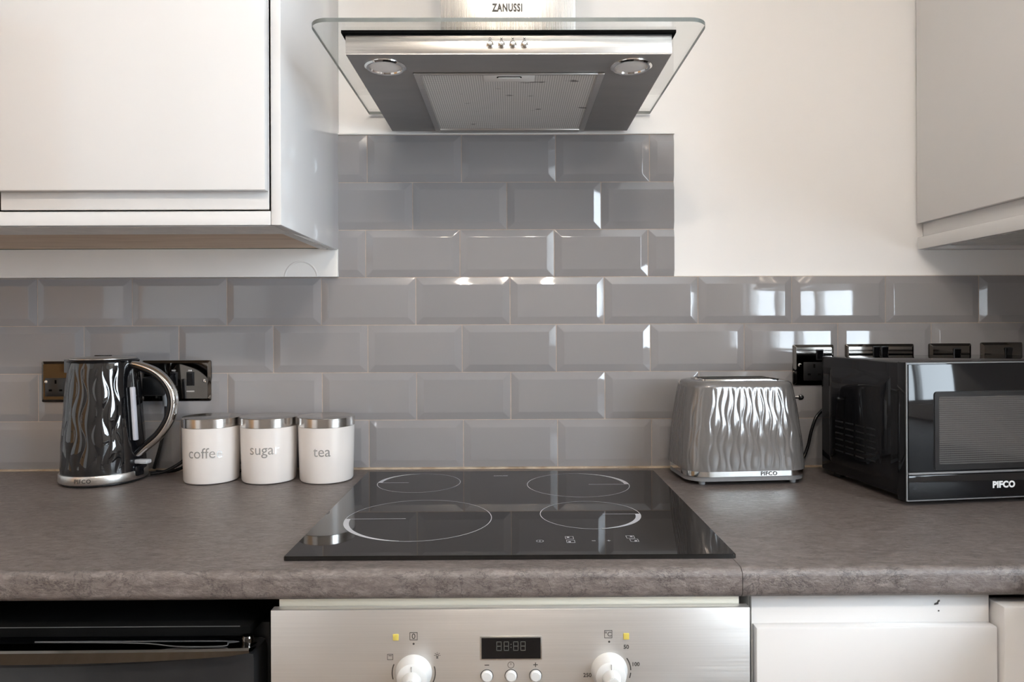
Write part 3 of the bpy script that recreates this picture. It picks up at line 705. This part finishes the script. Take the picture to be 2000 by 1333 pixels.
b = newbm(); tube(b, sp, [(0.0118, 0.0088*(1-0.35*abs(2*i/(nn-1)-1)**3)) for i in range(nn)], 16, up=(0, 0, 1)); hd = finish('handle', b, 'gloss_black', kt, 60, rot=(0, 0, HR))
so = [Vector(p) for p in sp]; sh = []
for i, p in enumerate(so):
    t = (so[min(i+1, nn-1)]-so[max(i-1, 0)]).normalized(); nrm = Vector((t.z, 0, -t.x)); nrm = nrm if nrm.dot(p-Vector((0.07, 0, 0.15))) > 0 else -nrm
    sh.append(p+nrm*0.0040)
b = newbm(); tube(b, sh, [(0.0104, 0.0074*(1-0.35*abs(2*i/(nn-1)-1)**3)) for i in range(nn)], 16, up=(0, 0, 1)); finish('handle_cover', b, 'chrome', hd, 60)
b = newbm(); box(b, 0.0695, 0.0765, -0.0050, 0.0050, 0.083, 0.188, 0.002)
for w in b.verts: w.co.x += (0.083-w.co.z)*0.063
finish('water_gauge', b, 'gauge', body, loc=(0.0035, -0.012, 0))
b = newbm(); box(b, 0.072, 0.100, -0.0085, 0.0085, 0.036, 0.0445, 0.003); finish('switch_lever', b, 'clear', kt, rot=(0, 0, HR-0.05))
b = newbm(); box(b, 0.068, 0.082, -0.010, 0.010, 0.012, 0.032, 0.003); finish('lever_housing', b, 'gloss_black', kt, rot=(0, 0, HR-0.05))

def cable(pts, rad, mat, label, grp=None, name='power_cable'):
    base = Vector(pts[0]); b = newbm(); tube(b, smooth_pts([Vector(p)-base for p in pts], 8), rad, 10)
    o = finish(name, b, mat, None, 60, base); return tag(o, label, 'cable', grp)
cable([(-0.738, -0.064, 0.9165), (-0.715, -0.058, 0.9190), (-0.690, -0.054, 0.9310), (-0.665, -0.048, 0.9490), (-0.640, -0.036, 0.9620), (-0.600, -0.024, 0.9560), (-0.57, -0.020, 0.9300), (-0.56, -0.020, 0.9140), (-0.60, -0.018, 0.9138), (-0.64, -0.017, 0.9138)], 0.0036, 'gloss_black', 'black kettle lead looping up behind the coffee canister')
cable([(-0.742, -0.034, 0.9142), (-0.705, -0.033, 0.9165), (-0.675, -0.033, 0.9290), (-0.648, -0.028, 0.9440), (-0.61, -0.014, 0.9500), (-0.57, -0.010, 0.9400)], 0.0036, 'gloss_black', 'lower black lead curving from the kettle base to the tiles')

# ------------------------------------------------------------------ wall sockets
def plate(x0, x1, zc, kind, label, hgt=0.0865):
    xc = (x0+x1)/2; w = (x1-x0)/2; e = tag(empty('wall_socket', (xc, 0.0, zc-hgt/2)), label, 'wall socket', 'black chrome wall plates')
    b = newbm(); h2 = hgt/2
    o_ = rrect(-w, w, 0, hgt, 0.003, 3); i_ = rrect(-w+0.0055, w-0.0055, 0.0055, hgt-0.0055, 0.002, 3)
    A = [b.verts.new((x, 0.002, z)) for x, z in o_]; B2 = [b.verts.new((x, -0.0025, z)) for x, z in o_]; C = [b.verts.new((x, -0.0062, z)) for x, z in i_]
    n = len(A)
    for k in range(n):
        j = (k+1) % n; b.faces.new((A[k], A[j], B2[j], B2[k])); b.faces.new((B2[k], B2[j], C[j], C[k]))
    b.faces.new(C); b.faces.new(A[::-1])
    p = finish('face_plate', b, 'nickel', e, 20)
    for s in (-1, 1):
        b = newbm(); lathe(b, [(0.0036, 0), (0.0036, 0.0008), (0.0024, 0.0014), (0, 0.0014)], 20, (s*(w-0.0125), -0.0062, h2), 'Y'); sc = finish('screw', b, 'chrome', p)
    def rocker(x, z, hw, hh):
        fr_ = bx('switch_surround', (x-hw-0.0022, x+hw+0.0022, -0.0074, -0.0063, z-hh-0.0022, z+hh+0.0022), 'black', p, 0.0005)
        b = newbm(); prism(b, [(-0.0074, z-hh), (-0.0085, z-hh), (-0.0120, z+hh), (-0.0074, z+hh)], x-hw, x+hw, 'X'); finish('switch', b, 'gloss_black', fr_, 20)
        return fr_
    def insert(x, z):
        r_ = bx('socket_insert', (x-0.0225, x+0.0225, -0.0072, -0.0063, z-0.021, z+0.018), 'black', p, 0.0008)
        for (dx, dz, a, c) in ((0, 0.010, 0.002, 0.004), (-0.011, -0.008, 0.0032, 0.002), (0.011, -0.008, 0.0032, 0.002)):
            bx('pin_hole', (x+dx-a, x+dx+a, -0.0076, -0.0073, z+dz-c, z+dz+c), 'gap_black', r_)
    if kind == 'grid':
        for gx in (-0.035, -0.004, 0.031):
            rr_ = rocker(gx, h2+0.004, 0.0058, 0.0125)
            b = newbm(); box(b, gx-0.0085, gx+0.0085, -0.0066, -0.0063, h2-0.0235, h2-0.0210); finish('legend', b, 'silver_print', p, 0)
            b = newbm(); box(b, gx-0.004, gx+0.004, -0.0080, -0.0063, h2+0.0205, h2+0.0235); finish('legend', b, 'silver_print', p, 0)
    elif kind == 'double':
        for s in (-1, 1): insert(s*0.040, h2-0.010); rocker(s*0.0088, h2+0.028, 0.0055, 0.009)
    else:
        rocker(0.012, h2+0.022, 0.0055, 0.009); insert(0, h2-0.012)
    return e
plate(-1.0003, -0.8553, 1.1005, 'double', 'black chrome wall plate half hidden behind the left of the kettle')
plate(-0.7870, -0.6415, 1.1015, 'grid', 'black chrome switch plate with three rockers behind the kettle handle')
plate(0.6014, 0.6880, 1.1293, 'single', 'small black chrome wall plate between toaster and microwave')
plate(0.7137, 0.8603, 1.1302, 'double', 'wide black chrome double socket above the left end of the microwave')
plate(0.8944, 0.9838, 1.1308, 'single', 'small black chrome plate above the microwave, next to the double socket')
plate(1.0048, 1.0943, 1.1325, 'single', 'small black chrome plate nearest the right edge above the microwave')
pl = tag(empty('mains_plug', (-0.748, -0.0065, 1.072)), 'black plug with hanging lead behind the kettle handle', 'plug')
bx('plug_body', (-0.024, 0.024, -0.030, -0.002, 0, 0.040), 'black', pl, 0.006)
b = newbm(); tube(b, smooth_pts([(0.020, -0.018, 0.002), (0.022, -0.018, -0.020), (0.018, -0.014, -0.060), (0.005, -0.010, -0.11), (-0.01, -0.006, -0.155)], 6), 0.0034, 8); finish('lead', b, 'black', pl, 60)
b = newbm(); tube(b, [(0.020, -0.018, 0.004), (0.022, -0.018, -0.022)], 0.0058, 10); finish('strain_relief', b, 'grey_plastic', pl, 60)

# ------------------------------------------------------------------ canisters
def canister(x, word, ang, label, size):
    R0, H = 0.0548, 0.1275
    e = tag(empty('storage_canister', (x, -0.0925, TOPZ)), label, 'canister', 'storage canisters')
    b = newbm(); lathe(b, [(0, 0.0006), (0.046, 0.0006), (0.0500, 0.0020), (0.0518, 0.0055), (R0-0.0012, H*0.5), (R0-0.0004, H-0.0185), (R0-0.003, H-0.018), (0, H-0.018)], 96); bd = finish('body', b, 'cream', e, 40)
    b = newbm(); lathe(b, [(R0-0.004, H-0.0178), (R0+0.0004, H-0.0178), (R0+0.0006, H-0.001), (R0-0.0002, H), (R0-0.0012, H-0.0004), (R0-0.003, H-0.0012), (0, H-0.0012)], 96); finish('lid', b, 'lid_steel', e, 30)
    link('lettering', wrap(text_mesh(word, size, 0.95, 0.0, 0.0001), R0-0.0005, ang, 0.0625), 'silver_print', bd, 0)
canister(-0.6005, 'coffee', 0.17, 'cream canister reading coffee beside the kettle', 0.0285)
canister(-0.4860, 'sugar', 0.17, 'cream canister reading sugar, middle of the three', 0.0285)
canister(-0.3715, 'tea', 0.09, 'cream canister reading tea beside the hob', 0.0285)

# ------------------------------------------------------------------ toaster
TR = 0.075
ts = tag(empty('toaster', (0.446, -0.0895, TOPZ), TR), 'grey rippled two-slice toaster right of the hob', 'toaster')
def rr_path(a, c, r, n):
    """n points and normals round a rounded rectangle, equally spaced"""
    segs = [2*(a-r), PI*r/2, 2*(c-r), PI*r/2]*2; tot = sum(segs); out = []
    for k in range(n):
        s = tot*k/n; i = 0
        while s > segs[i]: s -= segs[i]; i += 1
        if i == 0: p, q_ = (-(a-r)+s, -c), (0, -1)
        elif i == 2: p, q_ = (a, -(c-r)+s), (1, 0)
        elif i == 4: p, q_ = ((a-r)-s, c), (0, 1)
        elif i == 6: p, q_ = (-a, (c-r)-s), (-1, 0)
        else:
            j = i//2; cx, cy = ((a-r), -(c-r)) if j == 0 else ((a-r), (c-r)) if j == 1 else (-(a-r), (c-r)) if j == 2 else (-(a-r), -(c-r))
            th = -PI/2 + j*PI/2 + s/r; q_ = (math.cos(th), math.sin(th)); p = (cx+r*q_[0], cy+r*q_[1])
        out.append((p, q_))
    return out
NB, NZ = 460, 60; b = newbm(); rows = []
Z0, Z1 = 0.0275, 0.187
for j in range(NZ+1):
    t = j/NZ; z = Z0 + (Z1-Z0)*t
    a = 0.1225 - 0.0165*t + 0.002*math.sin(PI*t); c = 0.0800 - 0.0150*t + 0.002*math.sin(PI*t); fade = min(1, (j+0.6)/4, (NZ-j)/4)
    row = []
    for i, (p, nq) in enumerate(rr_path(a, c, 0.042, NB)):
        dsp = relief(i/NB, z, 54, 0.070, 0.00075, 0.22)*fade - 0.0005
        row.append(b.verts.new((p[0]+nq[0]*dsp, p[1]+nq[1]*dsp, z)))
    rows.append(row)
for dz, ins in ((0.0045, 0.0012), (0.0080, 0.0045), (0.0095, 0.0100)):     # rounded shoulder
    rows.append([b.verts.new((p[0], p[1], Z1+dz)) for p, nq in rr_path(0.1045-ins, 0.0635-ins, 0.040, NB)])
for a, c in zip(rows, rows[1:]):
    for i in range(NB): b.faces.new((a[i], a[(i+1) % NB], c[(i+1) % NB], c[i]))
b.faces.new(rows[0][::-1]); b.faces.new(rows[-1])
tb = finish('body', b, 'toaster', ts, smooth=60)
b = newbm(); prism(b, [p for p, q_ in rr_path(0.1205, 0.078, 0.041, 96)], 0.0175, 0.0275); bnd = finish('chrome_band', b, 'chrome', ts, 30)
b = newbm(); prism(b, [p for p, q_ in rr_path(0.1185, 0.076, 0.040, 96)], 0.0085, 0.0174); finish('plinth', b, 'grey_plastic', ts, 30)
for fx in (-0.088, 0.092):
    for fy in (-0.058, 0.058):
        b = newbm(); lathe(b, [(0, 0.0003), (0.0055, 0.0003), (0.0060, 0.002), (0.0060, 0.0084), (0, 0.0084)], 16, (fx, fy, 0)); finish('foot', b, 'foot_grey', ts)
link('lettering', text_mesh('PIFCO', 0.0105, 1.05, 0.0002, 0.0001, 1.1), 'print_dark', bnd, 0, (0.036, -0.0786, 0.0226))
for sy in (-0.020, 0.022):
    b = newbm(); zt = Z1+0.0094
    out = rrect(-0.078, 0.078, sy-0.016, sy+0.016, 0.006); inn = rrect(-0.074, 0.074, sy-0.0115, sy+0.0115, 0.004)
    A = [b.verts.new((x, y, zt)) for x, y in out]; B2 = [b.verts.new((x, y, zt+0.0030)) for x, y in out]; C = [b.verts.new((x, y, zt+0.0030)) for x, y in inn]; D = [b.verts.new((x, y, zt+0.0002)) for x, y in inn]
    for k in range(len(A)):
        j = (k+1) % len(A); b.faces.new((A[k], A[j], B2[j], B2[k])); b.faces.new((B2[k], B2[j], C[j], C[k])); b.faces.new((C[k], C[j], D[j], D[k]))
    b.faces.new(A[::-1]); sf = finish('slot_frame', b, 'chrome', ts, 30)
    b = newbm(); prism(b, inn, zt+0.0001, zt+0.0004); finish('slot', b, 'gap_black', sf, 0)
b = newbm(); box(b, 0.108, 0.117, -0.003, 0.003, 0.07, 0.165, 0.001); lv = finish('lever_track', b, 'gap_black', ts, rot=(0, 0, 0))
b = newbm(); tube(b, [(0.108, -0.0, 0.158), (0.134, -0.0, 0.158), (0.136, 0, 0.158), (0.141, 0, 0.158), (0.144, 0, 0.158)], [0.003, 0.003, 0.0062, 0.0062, 0.004], 14); finish('lever', b, 'chrome', ts, 50)
cable([(0.5725, -0.036, 0.9150), (0.588, -0.034, 0.9170), (0.606, -0.030, 0.9270), (0.622, -0.024, 0.9560), (0.632, -0.020, 0.9900), (0.644, -0.016, 1.0180), (0.660, -0.014, 1.0350)], 0.0034, 'gloss_black', 'black toaster lead rising between toaster and microwave')

# ------------------------------------------------------------------ microwave
MR = 0.125
mw = tag(empty('microwave', (0.6555, -0.3260, TOPZ), MR), 'black microwave oven with mirror-finish door in the right corner', 'microwave')
WX, DY, HZ, ZF = 0.420, 0.262, 0.2420, 0.0085          # local frame: front-left-bottom corner at the origin, depth along +Y
b = newbm(); box(b, 0.010, WX-0.004, 0.022, DY, ZF+0.002, HZ-0.001, 0.004, 3); mb = finish('body', b, 'gloss_black', mw)
# raised side panel with chamfered edges and rows of vent slots
b = newbm(); o_ = rrect(0.050, 0.235, 0.030, 0.222, 0.012); i_ = rrect(0.068, 0.219, 0.046, 0.204, 0.012)
A = [b.verts.new((0.0104, y, z)) for y, z in o_]; C = [b.verts.new((0.0015, y, z)) for y, z in i_]
for k in range(len(A)): j = (k+1) % len(A); b.faces.new((A[k], A[j], C[j], C[k]))
b.faces.new(C); sd = finish('side_panel', b, 'gloss_black', mb, 30)
vent = bpy.data.meshes.new('vent_slot'); t = newbm(); box(t, -0.0006, 0.0004, -0.0125, 0.0125, -0.0014, 0.0014, 0.0004); t.to_mesh(vent); t.free(); vent.materials.append(M['black'])
for iz in range(6):
    for iy in range(4):
        o = bpy.data.objects.new('vent_slot', vent); COL.objects.link(o); o.parent = sd
        o.location = (0.0013, 0.092+iy*0.0315, 0.060+iz*0.0115)
b = newbm(); box(b, 0.0, WX, 0.0, 0.0215, ZF, HZ, 0.0022, 3); dr = finish('door', b, 'gloss_black', mw)
# thin bright edge round the door face
b = newbm(); box(b, 0.0008, 0.0030, -0.0006, 0.002, ZF+0.001, HZ-0.001); box(b, 0.003, WX-0.003, -0.0006, 0.002, ZF+0.0006, ZF+0.0026); box(b, 0.003, WX-0.003, -0.0006, 0.002, HZ-0.0030, HZ-0.0010)
finish('edge_trim', b, 'grey_plastic', dr, 0)
# glass front (upper) and lower band with a groove between them
b = newbm(); box(b, 0.0035, 0.330, -0.0022, -0.0001, 0.0580, HZ-0.0040, 0.0008); gp = finish('door_glass', b, 'gloss_black', dr)
b = newbm(); prism(b, rrect(0.049, 0.310, 0.0600, 0.1920, 0.006), -0.0040, -0.0021, 'Y')
bmesh.ops.recalc_face_normals(b, faces=b.faces[:]); bmesh.ops.bevel(b, geom=[e for e in b.edges if all(w.co.y < -0.0039 for w in e.verts)], offset=0.0014, segments=2, affect='EDGES')
wf = finish('window_frame', b, 'black', gp)
b = newbm(); prism(b, rrect(0.058, 0.301, 0.0700, 0.1830, 0.003), -0.0043, -0.0041, 'Y'); finish('window_screen', b, 'screen', wf, 0)
b = newbm(); box(b, 0.0035, 0.330, -0.0030, -0.0001, 0.0535, 0.0570, 0.0008); finish('groove_bead', b, 'grey_plastic', dr)
b = newbm(); box(b, 0.0035, 0.330, -0.0020, -0.0001, ZF+0.003, 0.0520, 0.0008); lb = finish('lower_band', b, 'gloss_black', dr)
link('lettering', text_mesh('PIFCO', 0.0150, 1.0, 0.0007, 0.0001, 1.04), 'print_white', lb, 0, (0.1800, -0.0022, 0.0325))
b = newbm(); box(b, 0.332, WX-0.003, -0.0022, -0.0001, ZF+0.003, HZ-0.004, 0.0008); cpn = finish('control_panel', b, 'gloss_black', dr)
for zk in (0.07, 0.17):
    b = newbm(); lathe(b, [(0.020, 0), (0.019, 0.012), (0.016, 0.016), (0, 0.016)], 32, (0.373, -0.0022, zk), 'Y'); finish('dial', b, 'grey_plastic', cpn)
for fx in (0.03, WX-0.03):
    for fy in (0.04, DY-0.03):
        b = newbm(); lathe(b, [(0, 0.0003), (0.010, 0.0003), (0.011, 0.003), (0.011, ZF+0.0025), (0, ZF+0.0025)], 16, (fx, fy, 0)); finish('foot', b, 'black', mw)

# ------------------------------------------------------------------ ceiling fitting with two warm bulbs
lf = tag(empty('ceiling_light', (-0.035, -1.75, CEIL)), 'chrome bar with two warm bulbs on the kitchen ceiling', 'ceiling light')
bx('bar', (-0.24, 0.24, -0.03, 0.03, -0.025, -0.0005), 'chrome', lf, 0.004)
for s in (-0.20, 0.20):
    b = newbm(); lathe(b, [(0.022, -0.025), (0.026, -0.07), (0.020, -0.075), (0, -0.075)], 24, (s, 0, 0)); o = finish('lamp_holder', b, 'chrome', lf)
    b = newbm(); bmesh.ops.create_uvsphere(b, u_segments=20, v_segments=12, radius=0.035); finish('bulb', b, 'bulb', o, 60, (s, 0, -0.109))
    ld = bpy.data.lights.new('bulb_light', 'POINT'); ld.energy = BULB; ld.color = (1.0, 0.91, 0.81); ld.shadow_soft_size = 0.036
    lo = bpy.data.objects.new('bulb_light', ld); COL.objects.link(lo); lo.parent = lf; lo.location = (s, 0, -0.109)
